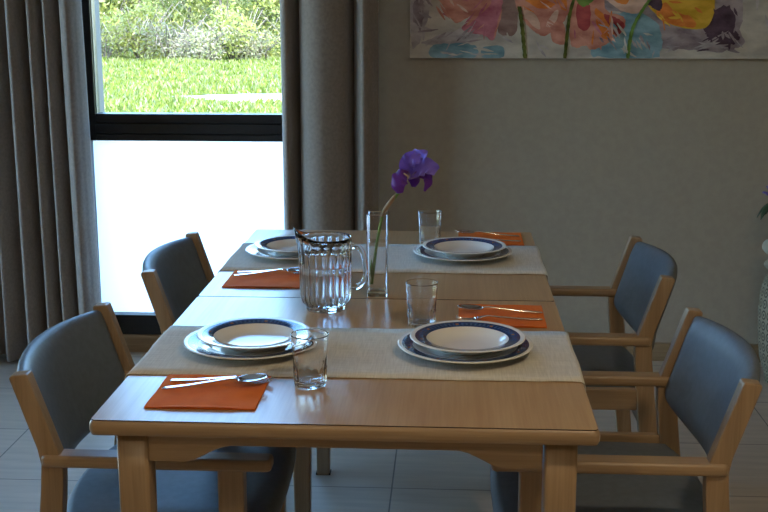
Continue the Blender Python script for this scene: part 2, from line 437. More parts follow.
# ------------------------------------------------------------------ chairs (local +x is the front)
def make_chair():
    t = thing('armchair', 'x', 'chair', group='upholstered wooden armchairs at the tables')
    # seat cushion: bowed rear, rounded front, crowned
    def outline(d):
        p = []
        for k in range(13):                       # rear bow, from +y to -y
            y = .216-.432*k/12; p.append((-.195-.035*(1-(y/.216)**2)-d, y*(1+d/.216)))
        p += [(x, y) for x, y in arc(.195-.05, -.228+.05, .05+d, -PI/2, -.12, 6)]
        p += [(.199+d, -.09), (.201+d, 0), (.199+d, .09)]
        p += [(x, y) for x, y in arc(.195-.05, .228-.05, .05+d, .12, PI/2, 6)]
        return p
    b = MB(); rs = []
    for z, d in ((.400,-.012),(.402,-.003),(.410,0),(.432,.001),(.441,-.004),(.447,-.016),(.450,-.04),(.452,-.09),(.453,-.15)):
        rs.append([(x if d > -.03 else (x-0)*(1+d/.2), y if d > -.03 else y*(1+d/.22), z) for x, y in outline(max(d, -.03))])
    b.rings(rs); b.build('seat', M['vinyl'], t)
    for s in (-1, 1):
        yo = s*.264
        # rear leg (sabre) running up into the backrest post
        outer = [(-.268,0),(-.254,.18),(-.236,.36),(-.2175,.52),(-.2135,.570),(-.219,.60),(-.2615,.731)]
        top = [(-.262,.735),(-.2595,.7395),(-.232,.7425),(-.2295,.741),(-.2275,.737)]
        inner = [(-.1765,.585),(-.173,.565),(-.175,.52),(-.190,.36),(-.212,.18),(-.232,0)]
        b = MB(); b.prism(outer+top+inner, 'y', yo, yo-s*.030); rl = b.build('rear_leg', M['wood_z'], t, bevel=.004)
        b = MB(); b.prism([(.116,0),(.112,.3),(.112,.569),(.160,.569),(.160,.3),(.154,0)], 'y', yo, yo-s*.034); fl = b.build('front_leg', M['wood_z'], t, bevel=.004)
        for x0, x1, lg in ((-.271,-.229,rl),(.113,.157,fl)):
            b = MB(); b.box(min(x0,x1), max(x0,x1), min(yo,yo-s*.032), max(yo,yo-s*.032), -.0, .006); b.build('foot', M['rubber'], lg)
        # armrest, bullnosed, with rounded tips
        b = MB(); rr = []
        y0, y1 = (s*.2725, s*.2275)
        lo, hi = min(y0, y1), max(y0, y1)
        for z, d in ((.5670,-.006),(.5685,-.002),(.573,.0),(.584,.0),(.5885,-.002),(.590,-.006)):
            rr.append([(x, y, z) for x, y in rrect(-.212-d, .212+d, lo-d, hi+d, .012+d, 4)])
        b.rings(rr); b.build('armrest', M['wood_x'], t)
        b = MB(); b.box(-.185, .13, min(yo-s*.004, yo-s*.026), max(yo-s*.004, yo-s*.026), .396, .451); b.build('side_rail', M['wood_x'], t, bevel=.003)
    b = MB(); b.box(.118, .14, -.236, .236, .355, .399); b.build('front_rail', M['wood_y'], t, bevel=.003)
    b = MB(); b.box(-.215, -.195, -.236, .236, .345, .395); b.build('rear_rail', M['wood_y'], t, bevel=.003)
    # backrest pad: bowed to the rear, leaning with the posts
    ny, nz = 20, 14; front = []; back = []
    for j in range(nz+1):
        v = j/nz; fr = []; bk = []
        for i in range(ny+1):
            u = i/ny*2-1; y = u*.236
            zb = .500+.040*abs(u)**3; zt = .739-.006*u*u
            z = zb+(zt-zb)*v
            lean = -(max(z-.56, 0))*.315
            bow = -.048*(1-u*u)
            edge = min(1, (1-abs(u))*9, v*7, (1-v)*7); th = .009+.013*math.sin(PI/2*max(edge, 0))
            xc = -.195+lean+bow
            fr.append((xc+th, y, z)); bk.append((xc-th*.8, y, z))
        front.append(fr); back.append(bk)
    b = MB()
    n = ny+1; vs = [p for r in front for p in r]+[p for r in back for p in r]; o_ = len(front)*n; fs = []
    for j in range(nz):
        for i in range(ny):
            a = j*n+i; fs.append((a, a+1, a+n+1, a+n)); fs.append((o_+a, o_+a+n, o_+a+n+1, o_+a+1))
    for i in range(ny):
        fs.append((i+1, i, o_+i, o_+i+1)); a = nz*n+i; fs.append((a, a+1, o_+a+1, o_+a))
    for j in range(nz):
        a = j*n; fs.append((a, a+n, o_+a+n, o_+a)); a = j*n+ny; fs.append((a+n, a, o_+a, o_+a+n))
    b.add(vs, fs, 0, True); b.build('backrest', M['vinyl'], t, subsurf=1)
    return t
ch = make_chair()
ch.location = (-.3625, .505, 0); ch['label'] = 'near armchair on the window side, dark shaded back, in front of the narrow-fold curtain'
copy_tree(ch, 'far armchair on the window side, its dark back against the frosted pane', (-.343, 1.335, 0), 0)
copy_tree(ch, 'near armchair on the painting side, pale blue-grey back, closest to the camera there', (.458, .5325, 0), PI)
copy_tree(ch, 'far armchair on the painting side, smaller blue-grey back against the plain wall', (.456, 1.345, 0), PI)

# ------------------------------------------------------------------ table runners
def runner(label, y0, y1, seed):
    rnd = random.Random(seed); Z = .7512; b = MB()
    prof = [(-.4085,.716),(-.4075,.738),(-.4055,.7475),(-.4015,.7512),(-.396,.7516)]
    xs = [-.37+.74*i/40 for i in range(41)]
    path = prof+[(x, Z+.0006*(1+math.sin(x*70+seed)*math.sin(x*23))) for x in xs]+[(-x, z) for x, z in reversed(prof)]
    rows = []
    ph = [rnd.uniform(0, 6) for _ in range(4)]
    for x, z in path:
        row = []
        for k in range(9):
            v = k/8; w = .0015*math.sin(x*19+ph[0]) if k == 0 else (.0015*math.sin(x*17+ph[1]) if k == 8 else 0)
            row.append((x+.0012*math.sin(v*9+ph[2])*(1 if abs(x) > .39 else 0), y0+(y1-y0)*v+w, z))
        rows.append(row)
    b.rings(rows, closed=False, cap0=False, cap1=False)
    o = b.build('table_runner', M['runner'], solid=.0011)
    tag(o, label, 'table runner', 'linen runners laid across the tables'); return o
runner('beige linen runner lying across the near table under two place settings', .229, .548, 1)
runner('beige linen runner lying across the far table under the far plates', 1.056, 1.396, 2)

# ------------------------------------------------------------------ china
def make_plate(name, prof, m, cat):
    b = MB(); b.lathe(prof, 96); return b.build(name, m)
dp = [(0,.0035),(.045,.0035),(.048,.0),(.052,.0),(.054,.0045),(.078,.0085),(.100,.0130),(.1265,.0168),(.1275,.0178),(.1268,.0190),(.1245,.0190),(.100,.0160),(.082,.0125),(.076,.0095),(.070,.0080),(.03,.0072),(0,.0070)]
sp = [(0,.0025),(.048,.0025),(.051,0),(.054,0),(.056,.003),(.066,.0085),(.0735,.0145),(.079,.0168),(.107,.0222),(.1090,.0234),(.1082,.0246),(.106,.0246),(.079,.0205),(.0735,.0178),(.066,.0118),(.056,.0070),(.030,.0055),(0,.0052)]
plates = [(-.2085,.392,'near'),(.198,.392,'x'),(.2,1.238,'x'),(-.238,1.235,'x')]
dl = ['white dinner plate on the near runner, window side, beside the front tumbler','white dinner plate under the soup plate on the near runner, on the painting side',
      'white dinner plate on the far runner, on the painting side behind the vase','white dinner plate on the far runner, partly behind the water jug']
sl = ['white soup plate with blue rim band on the near runner, window side, reflecting the window','white soup plate with blue rim band on the near runner, painting side',
      'white soup plate with blue rim band on the far runner, right of the vase','white soup plate with blue band on the far runner, half hidden by the jug']
D = make_plate('dinner_plate', dp[::-1], M['dinner'], 'plate'); S = make_plate('soup_plate', sp[::-1], M['soup'], 'plate')
for i, (x, y, _) in enumerate(plates):
    d = D if i == 0 else D.copy(); s = S if i == 0 else S.copy()
    if i: C.objects.link(d); C.objects.link(s)
    d.location = (x, y, .7531); s.location = (x+(.006 if i == 0 else .004), y+.004, .7531+.00725)
    d.rotation_euler = (0,0,i*.7); s.rotation_euler = (0,0,.3+i*1.1)
    tag(d, dl[i], 'plate', 'dinner plates'); tag(s, sl[i], 'plate', 'soup plates')

# ------------------------------------------------------------------ napkins and cutlery
def napkin(cx, cy, w, h, rot, label, seed):
    rnd = random.Random(seed); b = MB()
    for k in range(3):
        z = .7503+k*.0011; dx, dy = rnd.uniform(-.0012,.0012), rnd.uniform(-.0012,.0012); n = 14; rows = []
        for j in range(n+1):
            rows.append([((i/n-.5)*w+dx, (j/n-.5)*h+dy, .0005+z-.7503+.0005*k*math.sin(i*.9+seed)*math.sin(j*.7)+(.0016*k/2 if (j == 0 and 2 < i < 12) else 0)) for i in range(n+1)])
        bot = [[(x, y, max(zz-.0005, 0)) for x, y, zz in r] for r in rows]
        vs = [p for r in rows for p in r]+[p for r in bot for p in r]; m_ = n+1; o_ = m_*m_; fs = []
        for j in range(n):
            for i in range(n):
                a = j*m_+i; fs += [(a, a+1, a+m_+1, a+m_), (o_+a, o_+a+m_, o_+a+m_+1, o_+a+1)]
        for i in range(n):
            fs += [(i+1, i, o_+i, o_+i+1), (n*m_+i, n*m_+i+1, o_+n*m_+i+1, o_+n*m_+i), (i*m_, (i+1)*m_, o_+(i+1)*m_, o_+i*m_), ((i+1)*m_+n, i*m_+n, o_+i*m_+n, o_+(i+1)*m_+n)]
        b.add(vs, fs, 0, False)
    # creases: fold edge along one side
    o = b.build('napkin', M['napkin'], loc=(cx, cy, .7503), rotz=rot)
    tag(o, label, 'napkin', 'folded orange paper napkins'); return o
NZ = .7503+.0040
napkin(-.237, .142, .182, .172, .0, 'orange napkin at the front corner of the near table, in front of the runner', 1)
napkin(.277, .664, .178, .174, -.01, 'orange napkin behind the near plates, beside the chair under the painting', 2)
napkin(-.271, .968, .182, .168, 0.0, 'orange napkin in front of the far runner, left of the water jug', 3)
napkin(.281, 1.490, .178, .175, 0.0, 'orange napkin behind the far plates at the far end of the table', 4)

def strip(b, sect):
    """sect: list of (x, halfwidth, z, thick, cup) cross-sections along x -> closed blade"""
    n = 8; rs = []
    for x, hw, z, th, cup in sect:
        top = [(x, hw*math.cos(PI*k/n), z+th-cup*(1-math.cos(PI*k/n)**2)) for k in range(n+1)]
        bot = [(x, -hw*math.cos(PI*k/n)*.98, z-cup*(1-math.cos(PI*k/n)**2)) for k in range(1, n)]
        rs.append(top+bot)
    b.rings(rs)
def make_spoon():
    t = thing('spoon', 'x', 'cutlery', group='spoons on the napkins')
    b = MB(); strip(b, [(-.098,.003,.0022,.0012,0),(-.096,.0046,.002,.0018,0),(-.088,.0052,.002,.0020,0),(-.05,.0043,.003,.0022,0),(0,.0032,.0062,.0026,0),(.030,.0028,.0085,.0028,0),(.040,.0030,.0080,.0024,0),(.045,.0045,.0068,.0020,.0)])
    b.build('handle', M['steel'], t)
    b = MB(); s = []
    for k in range(13):
        u = k/12; x = .043+.060*u; hw = .0200*math.sqrt(max(1-(2*(u**.85)-1)**2, 0))+.0015
        s.append((x, hw, .0068+.0015*u, .0011, .0058*math.sin(PI*u)))
    strip(b, s); b.build('bowl', M['steel'], t)
    return t
def make_fork():
    t = thing('fork', 'x', 'cutlery', group='forks on the napkins')
    b = MB(); strip(b, [(-.098,.003,.0022,.0012,0),(-.096,.0046,.002,.0018,0),(-.088,.0052,.002,.0020,0),(-.05,.0043,.003,.0022,0),(0,.0032,.0062,.0026,0),(.028,.0028,.0085,.0026,0),(.040,.0045,.0070,.0018,0),(.048,.0105,.0045,.0014,.001),(.058,.0118,.0028,.0013,.001)])
    b.build('handle', M['steel'], t)
    for k in range(4):
        y = -.0095+k*.00633; b = MB(); rs = []
        for x, z, h in ((.056,.0022,.0020),(.068,.0010,.0017),(.082,.0014,.0014),(.094,.0040,.0011),(.100,.0062,.0005)):
            rs.append([(x, y-h, z),(x, y+h, z),(x, y+h, z+.0013),(x, y-h, z+.0013)])
        b.rings(rs); b.build('tine', M['steel'], t)
    return t
sp_, fk_ = make_spoon(), make_fork()
setc = [((-.233,.160),.17,(-.227,.187),.03,'on the front napkin of the near table, window side'),
        ((.277,.676),PI+.08,(.272,.620),PI+.03,'on the orange napkin behind the near plates, painting side'),
        ((-.266,1.000),.13,(-.262,1.022),.03,'on the orange napkin left of the water jug'),
        ((.275,1.512),PI+.05,(.275,1.440),PI,'on the orange napkin at the far end')]
for i, (a, ra, f, rf, txt) in enumerate(setc):
    s = sp_ if i == 0 else copy_tree(sp_); q = fk_ if i == 0 else copy_tree(fk_)
    s.location = (*a, NZ+.0022); s.rotation_euler = (0, -.05, ra); q.location = (*f, NZ-.0010); q.rotation_euler = (0,0,rf)
    s.scale = (.90,.95,1); q.scale = (.90,.95,1)
    s['label'] = 'stainless steel spoon '+txt; q['label'] = 'stainless steel fork '+txt

# ------------------------------------------------------------------ glassware
def make_tumbler():
    ho, n = .087, 96
    def rf(r, z, a):
        if .004 < z < .036 and r > .0262: return r-.0024*max(0, 1-abs(math.sin(a*7))/.30)
        return r
    outer = [(0,0),(.024,0),(.0268,.0012),(.0278,.005),(.0283,.010),(.0286,.018),(.0292,.026),(.0296,.0345),(.0287,.0365),(.0302,.055),(.0326,.091),(.0330,.0922)]
    inner = [(.0316,.0922),(.0312,.090),(.0288,.055),(.0270,.036),(.0258,.030),(.0250,.014),(.0235,.0105),(0,.0095)]
    b = MB(); b.lathe(outer+inner, n, rfun=rf, cap0=False, cap1=False)
    return b.build('tumbler', M['glass'])
T = make_tumbler()
for i, (x, y, z, l) in enumerate([(-.0715,.190,.7502,'clear tumbler standing in front of the near runner, closest to the camera'),
                               (.111,.580,.7502,'clear tumbler with fluted base between the vase and the orange napkin, mid table'),
                               (.112,1.415,.7502,'clear tumbler standing behind the far soup plate')]):
    o = T if i == 0 else T.copy()
    if i: C.objects.link(o)
    o.location = (x, y, z); tag(o, l, 'glass', 'clear drinking glasses')

# water jug
jug = thing('water_jug', 'clear fluted plastic jug with spout and handle, nearly full of water', 'jug', (-.100, .706, .7502))
jug.scale = (1, 1, 1.06)
NJ = 20*12
def flute(a): return abs(math.cos(a*10))**.7
def jr(r, z, a):
    rr = r
    if .016 < z < .140 and r > .047: rr = r+.0030*(flute(a)-.75)
    return rr
SP = PI+.25                                                   # spout direction
def body_point(r, z, a, inner=False):
    rr = jr(r, z, a) if not inner else r
    d = (a-SP+PI) % (2*PI)-PI
    k = math.exp(-(d/.55)**2); up = max(0, (z-.110)/.040)
    rr += .010*k*up**1.5; zz = z+.016*k*up**1.5+ .004*math.exp(-(d/.9)**2)*up
    return (rr*math.cos(a), rr*math.sin(a), zz)
prof = [(.037,0),(.041,.0),(.0425,.003),(.0420,.007),(.0445,.0105),(.0500,.017),(.0540,.026),(.0550,.036),(.0556,.06),(.0562,.09),(.0568,.122),(.0570,.135),(.0572,.1475),(.0572,.150)]
inn = [(.0548,.150),(.0546,.136),(.0544,.122),(.0538,.09),(.0532,.06),(.0526,.036),(.0512,.027),(.0470,.018),(.040,.0135),(.02,.0115)]
rings = [[body_point(r, z, 2*PI*i/NJ) for i in range(NJ)] for r, z in prof]+[[body_point(r, z, 2*PI*i/NJ, True) for i in range(NJ)] for r, z in inn]
b = MB(); b.rings([[(.001*math.cos(2*PI*i/NJ), .001*math.sin(2*PI*i/NJ), .003) for i in range(NJ)]]+rings+[[(.001*math.cos(2*PI*i/NJ), .001*math.sin(2*PI*i/NJ), .011) for i in range(NJ)]])
b.build('body', M['plastic'], jug)
b = MB(); b.lathe([(.001,.0117),(.02,.0117),(.0401,.0134),(.0473,.0178),(.0515,.0268),(.0529,.036),(.0535,.06),(.0541,.09),(.0545,.114),(.001,.114)], 64)
b.build('water', M['water'], jug, label='still water filling most of the jug')
hp = catmull([(.0545,0,.128),(.066,0,.132),(.079,0,.122),(.085,0,.095),(.086,0,.072),(.080,0,.056),(.068,0,.047),(.0548,0,.047)], 5)
b = MB(); rs = []
for i, p in enumerate(hp):
    tdir = (hp[min(i+1, len(hp)-1)]-hp[max(i-1, 0)]).normalized(); nn = Vector((tdir.z, 0, -tdir.x))
    rs.append([p+nn*(.0056*math.cos(2*PI*k/12))+Vector((0, .0085*math.sin(2*PI*k/12), 0)) for k in range(12)])
b.rings(rs); b.build('handle', M['plastic'], jug)

# bud vase with an iris
vase = thing('glass_vase', 'tall square clear glass vase holding a single iris, between the tables', 'vase', (.0045, .838, .7502))
def sq(h, z, r=.003): return [(x, y, z) for x, y in rrect(-h, h, -h, h, r, 3)]
b = MB(); b.rings([sq(.0205,0),sq(.0222,.001),sq(.0226,.05),sq(.0240,.186),sq(.0238,.1885),sq(.0215,.1885,.002),sq(.0213,.186,.002),sq(.0196,.05,.002),sq(.0192,.014,.002),sq(.017,.012,.002)], smooth=False)
b.build('body', M['glass'], vase)
b = MB(); b.rings([sq(.0168,.0122,.002),sq(.0190,.0142,.002),sq(.0193,.05,.002),sq(.02045,.125,.002)], smooth=False)
b.build('water', M['water'], vase, label='water filling two thirds of the vase')
iris = thing('iris_flower', 'single purple iris with green stem leaning out of the square vase', 'flower', (.0, .838, .764))
stem_pts = catmull([(-.0085,-.004,.012+.0005),(-.0035,-.001,.055),(.003,.002,.105),(.011,.003,.150),(.0195,.002,.181),(.036,.001,.200),(.052,0,.222),(.069,0,.247)], 6)
green = noise_mat('iris_stem_green', (.12,.26,.04), (.19,.36,.08), 40, .45)
ist = MB(); ist.tube(stem_pts, [.0034]*len(stem_pts), 10); ist.build('stem', green, iris)
sh = MB(); sh.tube([(.014,.001,.166),(.021,.001,.182),(.030,.000,.195),(.040,0,.208),(.045,0,.216)], [.0030,.0046,.0052,.0044,.0028], 10)
sh.build('sheath', noise_mat('papery_sheath', (.30,.20,.13), (.42,.33,.20), 60, .7), iris, label='brown papery sheath')
lf = MB(); lf.tube([(-.0090,-.007,.03),(-.0090,-.007,.055),(-.0085,-.006,.07)], [.0018,.0034,.0008], 8); lf.build('leaf_stub', green, iris)
def petal_mat(name, cA, cB, cC):
    m, nt, out = mat(name)
    at = N(nt, 'ShaderNodeUVMap'); sx = N(nt, 'ShaderNodeSeparateXYZ'); nt.links.new(at.outputs[0], sx.inputs[0])
    no = N(nt, 'ShaderNodeTexNoise'); no.inputs['Scale'].default_value = 90; no.inputs['Detail'].default_value = 4
    ad = N(nt, 'ShaderNodeMath', operation='MULTIPLY_ADD'); nt.links.new(no.outputs['Fac'], ad.inputs[0]); ad.inputs[1].default_value = .35
    nt.links.new(sx.outputs[1], ad.inputs[2])
    r = ramp(nt, ad.outputs[0], [(.12, cC), (.38, cA), (1.0, cB)])
    b = N(nt, 'ShaderNodeBsdfPrincipled'); b.inputs['Roughness'].default_value = .5; b.inputs['Sheen Weight'].default_value = .25
    t = N(nt, 'ShaderNodeBsdfTranslucent'); nt.links.new(r.outputs[0], b.inputs['Base Color']); nt.links.new(r.outputs[0], t.inputs[0])
    mx = N(nt, 'ShaderNodeMixShader'); mx.inputs[0].default_value = .35
    nt.links.new(b.outputs[0], mx.inputs[1]); nt.links.new(t.outputs[0], mx.inputs[2]); nt.links.new(mx.outputs[0], out.inputs[0])
    return m
PM1 = petal_mat('violet_standard', (.20,.12,.62), (.28,.20,.78), (.30,.18,.6))
PM2 = petal_mat('deep_violet_fall', (.13,.02,.30), (.17,.03,.38), (.75,.70,.72))
def petal(name, m, path, widths, updir, cup, ruffle, seed, label=None):
    """path of centre points, widths, side vector derived from updir"""
    P = catmull(path, 5); n = len(P); b = MB(); W = []
    for i in range(n):
        t = i/(n-1)*(len(widths)-1); k = min(int(t), len(widths)-2); f = t-k; W.append(widths[k]*(1-f)+widths[k+1]*f)
    rows = []; uv = []; m_ = 14
    for i, p in enumerate(P):
        tg = (P[min(i+1, n-1)]-P[max(i-1, 0)]).normalized(); side = tg.cross(Vector(updir)).normalized(); nor = side.cross(tg)
        row = []
        for j in range(m_+1):
            u = j/m_*2-1
            q = p+side*(u*W[i])+nor*(cup*W[i]*u*u+ruffle*abs(u)**2*math.sin(i*1.15+u*3+seed)*math.sin(i/n*PI))
            row.append(tuple(q)); uv.append((j/m_, i/(n-1)))
        rows.append(row)
    b.rings(rows, closed=False, cap0=False, cap1=False)
    o = b.build(name, m, iris, solid=.0007, subsurf=1, label=label, fix=False)
    ul = o.data.uv_layers.new(name='UVMap')
    for lp in o.data.loops: ul.data[lp.index].uv = uv[lp.vertex_index]
    return o
c0 = Vector((.073,0,.254))
def pp(*pts): return [c0+Vector(p) for p in pts]
# standards (upright, arching over the centre)
petal('standard', PM1, pp((0,0,0),(-.002,-.008,.018),(-.002,-.014,.034),(.010,-.020,.046),(.026,-.020,.044)), [.005,.012,.018,.017,.010], (0,-1,.2), .35, .011, 1)
petal('standard', PM1, pp((0,0,0),(.016,-.006,.014),(.032,-.014,.024),(.048,-.020,.026),(.062,-.020,.016)), [.005,.014,.020,.018,.011], (0,-1,.5), .4, .010, 2)
petal('standard', PM1, pp((0,0,0),(.008,.012,.018),(.016,.018,.036),(.028,.012,.046),(.040,.000,.044)), [.005,.014,.020,.018,.011], (0,1,.2), .35, .011, 3)
# falls (hanging)
petal('fall', PM2, pp((0,0,-.002),(-.006,-.010,.014),(-.016,-.018,.008),(-.022,-.021,-.010),(-.018,-.020,-.032)), [.005,.010,.018,.020,.007], (-.3,-1,.3), -.25, .007, 4, 'dark violet hanging petal with white throat')
petal('fall', PM2, pp((.002,0,0),(.022,-.010,.010),(.042,-.014,.008),(.045,-.015,-.008),(.036,-.014,-.028)), [.004,.009,.011,.010,.002], (.3,-1,.3), -.25, .004, 5, 'dark violet hanging petal')
petal('fall', PM2, pp((.001,0,0),(.006,.016,.010),(.010,.028,.002),(.012,.034,-.012),(.010,.034,-.026)), [.004,.009,.014,.013,.004], (0,1,.3), -.25, .005, 6, 'dark violet hanging petal')
b = MB(); b.tube([(.068,-.003,.244),(.070,-.008,.258),(.064,-.016,.266)], [.003,.0045,.0015], 8); b.build('beard', noise_mat('iris_throat', (.55,.40,.25), (.7,.6,.45), 90, .8), iris)

# ------------------------------------------------------------------ painting
def paint_mat(name, c, c2=None, sc=14):
    c2 = c2 or tuple(min(1, v*1.25+.02) for v in c)
    c = tuple(v*.84 for v in c); c2 = tuple(min(1, v*1.12) for v in c2)
    return noise_mat(name, c, c2, sc, .55, bump=.8, bscale=45, spec=.3, stretch=(1.6,1,3.4), bdist=.001, lo=.34, hi=.66, detail=7)
KX, KZ = 1.352/358, .2215/58
pm = [paint_mat('canvas_ground', (.52,.47,.42), (.62,.57,.50), 5), paint_mat('mauve', (.27,.21,.24), (.42,.35,.37), 9), paint_mat('aubergine', (.065,.035,.06), (.13,.08,.12), 9),
      paint_mat('sky_blue', (.17,.33,.42), (.28,.45,.52), 8), paint_mat('salmon', (.58,.20,.15), (.68,.33,.25), 8), paint_mat('rose', (.50,.12,.19), (.60,.24,.28), 8),
      paint_mat('orange', (.72,.17,.03), (.80,.28,.06), 8), paint_mat('crimson', (.36,.04,.06), (.5,.1,.1), 8), paint_mat('yellow', (.72,.42,.03), (.80,.50,.07), 6),
      paint_mat('stem_olive', (.05,.07,.01), (.13,.15,.03), 12), paint_mat('leaf_green', (.12,.24,.04), (.2,.33,.08), 8), paint_mat('dusty_brown', (.25,.14,.13), (.36,.24,.21), 8), paint_mat('pale_peach', (.68,.42,.33), (.75,.52,.42), 8),
      paint_mat('lilac_grey', (.40,.35,.38), (.52,.47,.47), 8)]
GR, MV, AU, BL, SA, RO, OR, CR, YE, OL, LG, BR, PE, LI = range(14)
pt = thing('painting', 'wide unframed canvas of loose pink, orange and yellow flowers hanging on the back wall', 'painting', (.006, 2.81, 1.195))
b = MB(); b.box(0, 1.72, -.0285, 0, 0, .80)
layer = [0]
def blob(pts, mi, jag=.0, seed=0, n=6):
    """closed painted patch from pixel outline (x from 410, y up from 58) in canvas metres"""
    layer[0] += 1; y = -.0286-.00012*layer[0]
    P = [((p[0]-410)*KX, (58.5-p[1])*KZ) for p in pts]; m_ = len(P); sm_ = []
    for i in range(m_):
        a, b_, c, d = [Vector(P[(i+k) % m_]) for k in (-1, 0, 1, 2)]
        for k in range(n):
            t = k/n; q = .5*((2*b_)+(c-a)*t+(2*a-5*b_+4*c-d)*t*t+(3*b_-a-3*c+d)*t**3)
            sm_.append((q.x+random.uniform(-1, 1)*jag*KX, max(.001, q.y+random.uniform(-1, 1)*jag*KZ)))
    cx = sum(p[0] for p in sm_)/len(sm_); cz = sum(p[1] for p in sm_)/len(sm_)
    L_ = len(sm_)
    b.add([(max(.001, p[0]), y, p[1]) for p in sm_]+[(cx, y, cz)], [(i, (i+1) % L_, L_) for i in range(L_)], mi)
blob([(411,-40),(428,-30),(430,10),(424,30),(420,42),(411,44)], LI, .8)
blob([(414,4),(422,2),(424,14),(421,32),(415,28)], MV, 1.2)
blob([(422,44),(440,36),(462,28),(480,34),(470,44),(445,47)], LI, .8)
blob([(432,47),(452,44),(475,46),(475,58),(434,58)], BL, .6)
blob([(484,48),(503,47),(503,58),(484,58)], BL, .5)
blob([(443,-30),(480,-60),(560,-70),(640,-60),(700,-60),(755,-30),(748,5),(738,26),(742,44),(722,52),(690,49),(672,50),(655,45),(640,20),(600,10),(520,-10)], MV, 1.5)
blob([(600,18),(622,14),(648,18),(662,38),(655,58),(604,58),(590,50)], BL, 1.5)
blob([(700,22),(718,8),(730,12),(733,30),(737,38),(728,46),(712,47),(706,36)], AU, 1.2)
blob([(744,-40),(800,-50),(860,-40),(860,40),(800,52),(748,46),(740,20)], GR, 1)
# pink flower
blob([(433,-8),(442,6),(448,16),(456,24),(466,20),(478,12),(490,-4),(488,-30),(450,-34)], SA, .3)
blob([(462,29),(472,34),(484,36),(494,41),(499,24),(505,4),(504,-26),(490,-26),(484,2),(472,16)], RO, .3)
blob([(484,2),(472,18),(466,27),(476,20),(492,4)], SA, .3)
blob([(498,32),(507,36),(516,34),(518,14),(512,-4),(504,-8),(502,8)], BR, .6)
blob([(436,-30),(470,-60),(505,-60),(512,-20),(480,-14)], RO, .4)
# orange flower
blob([(514,-14),(516,8),(524,22),(533,31),(545,37),(556,28),(566,18),(570,-10),(545,-30)], SA, .4)
blob([(520,-6),(534,8),(548,10),(556,6),(565,12),(574,0),(572,-30),(530,-34)], OR, .4)
blob([(530,12),(538,20),(540,30),(532,26),(522,14)], PE, .3)
blob([(553,14),(558,12),(556,22),(550,28),(546,26)], PE, .3)
blob([(552,27),(563,24),(566,44),(553,42)], SA, .4)
# salmon centre flower
blob([(566,6),(569,26),(571,44),(577,48),(586,46),(592,50),(604,46),(616,38),(624,28),(622,18),(604,10),(600,-20),(570,-20)], SA, .5)
blob([(576,6),(578,28),(588,30),(590,16),(586,2)], CR, .4)
blob([(594,10),(606,18),(616,30),(606,40),(598,30)], OR, .5)
blob([(603,16),(614,18),(624,26),(617,36),(610,28)], CR, .5)
blob([(570,-14),(578,6),(586,7),(592,2),(606,-12)], LG, .6)
blob([(592,-6),(606,3),(622,13),(637,14),(646,4),(650,-10)], PE, .3)
blob([(604,-8),(612,2),(624,6),(628,-2),(626,-12)], OR, .3)
# yellow flower
blob([(646,6),(654,15),(664,23),(678,28),(692,30),(704,28),(710,18),(711,4),(704,-14),(670,-24),(650,-12)], YE, .3)
blob([(654,14),(662,22),(680,27),(694,27),(688,18),(672,12),(662,4)], OR, .8)
blob([(645,4),(650,9),(658,12),(660,4),(652,-4)], AU, .5)
def stem(pts, w, mi):
    layer[0] += 1; y = -.0286-.00012*layer[0]; Q = catmull([((p[0]-410)*KX, (58.5-p[1])*KZ) for p in pts], 6); vs = []
    for i, q in enumerate(Q): ww = w*KX*(1+.2*math.sin(i*2.3)); vs += [(q.x-ww, y, q.y), (q.x+ww, y, q.y)]
    b.add(vs, [(2*i, 2*i+1, 2*i+3, 2*i+2) for i in range(len(Q)-1)], mi)
stem([(519,8),(522,26),(524,42),(526,58.2)], 1.9, OL)
stem([(574,-4),(569,16),(567,38),(565.5,58.2)], 1.5, OL)
stem([(648,0),(640,12),(632,28),(629,44),(628,58.2)], 1.4, LG)
for cx_, cz_, rr_, m1, m2 in ((850,-70,60,RO,SA),(500,-120,50,OR,SA),(690,-110,55,YE,OR)):   # blooms further up the canvas
    for k in range(9):
        a = k*2*PI/9; ax, az = cx_+rr_*.55*math.cos(a), cz_+rr_*.55*math.sin(a); rx = rr_*.42
        blob([(ax+rx*math.cos(t)*(1.1 if j % 2 else .9), az+rx*math.sin(t)) for j, t in enumerate([i*PI/4 for i in range(8)])], m1 if k % 2 else m2, .5)
srnd = random.Random(21)
def strokes(x0, x1, y0, y1, n, cols, ang, ln=9, wd=1.6, spread=.4):
    for _ in range(n):
        cx, cy = srnd.uniform(x0, x1), srnd.uniform(y0, y1); a = ang+srnd.gauss(0, spread); l_ = ln*srnd.uniform(.5, 1.3); w_ = wd*srnd.uniform(.5, 1.3)
        ux, uy = math.cos(a), math.sin(a); vx, vy = -uy, ux
        blob([(cx-ux*l_+vx*w_*.3, min(57.5, cy-uy*l_+vy*w_*.3)), (cx+vx*w_, min(57.5, cy+vy*w_)), (cx+ux*l_, min(57.5, cy+uy*l_)), (cx+ux*l_*.9-vx*w_*.6, min(57.5, cy+uy*l_*.9-vy*w_*.6)), (cx-vx*w_, min(57.5, cy-vy*w_))], srnd.choice(cols), .35, n=3)
strokes(414, 428, 0, 40, 9, [MV, LI, LI], 1.4, 8, 1.5)
strokes(426, 475, 28, 46, 14, [LI, GR, LI, MV], -.5, 9, 1.1)
strokes(436, 500, 48, 56, 9, [BL, LI, GR], .05, 8, 1.0, .15)
strokes(504, 560, 40, 56, 7, [GR, LI], .6, 8, 1.4)
strokes(600, 655, 26, 54, 22, [BL, BL, LI, MV, GR], 1.0, 7, 1.1)
strokes(655, 735, 34, 50, 18, [MV, MV, LI, AU], -.1, 9, 1.3)
strokes(706, 734, 10, 46, 12, [AU, MV, AU], 1.2, 6, 1.3)
strokes(738, 766, 0, 54, 10, [GR, LI, GR], 1.5, 9, 1.6)
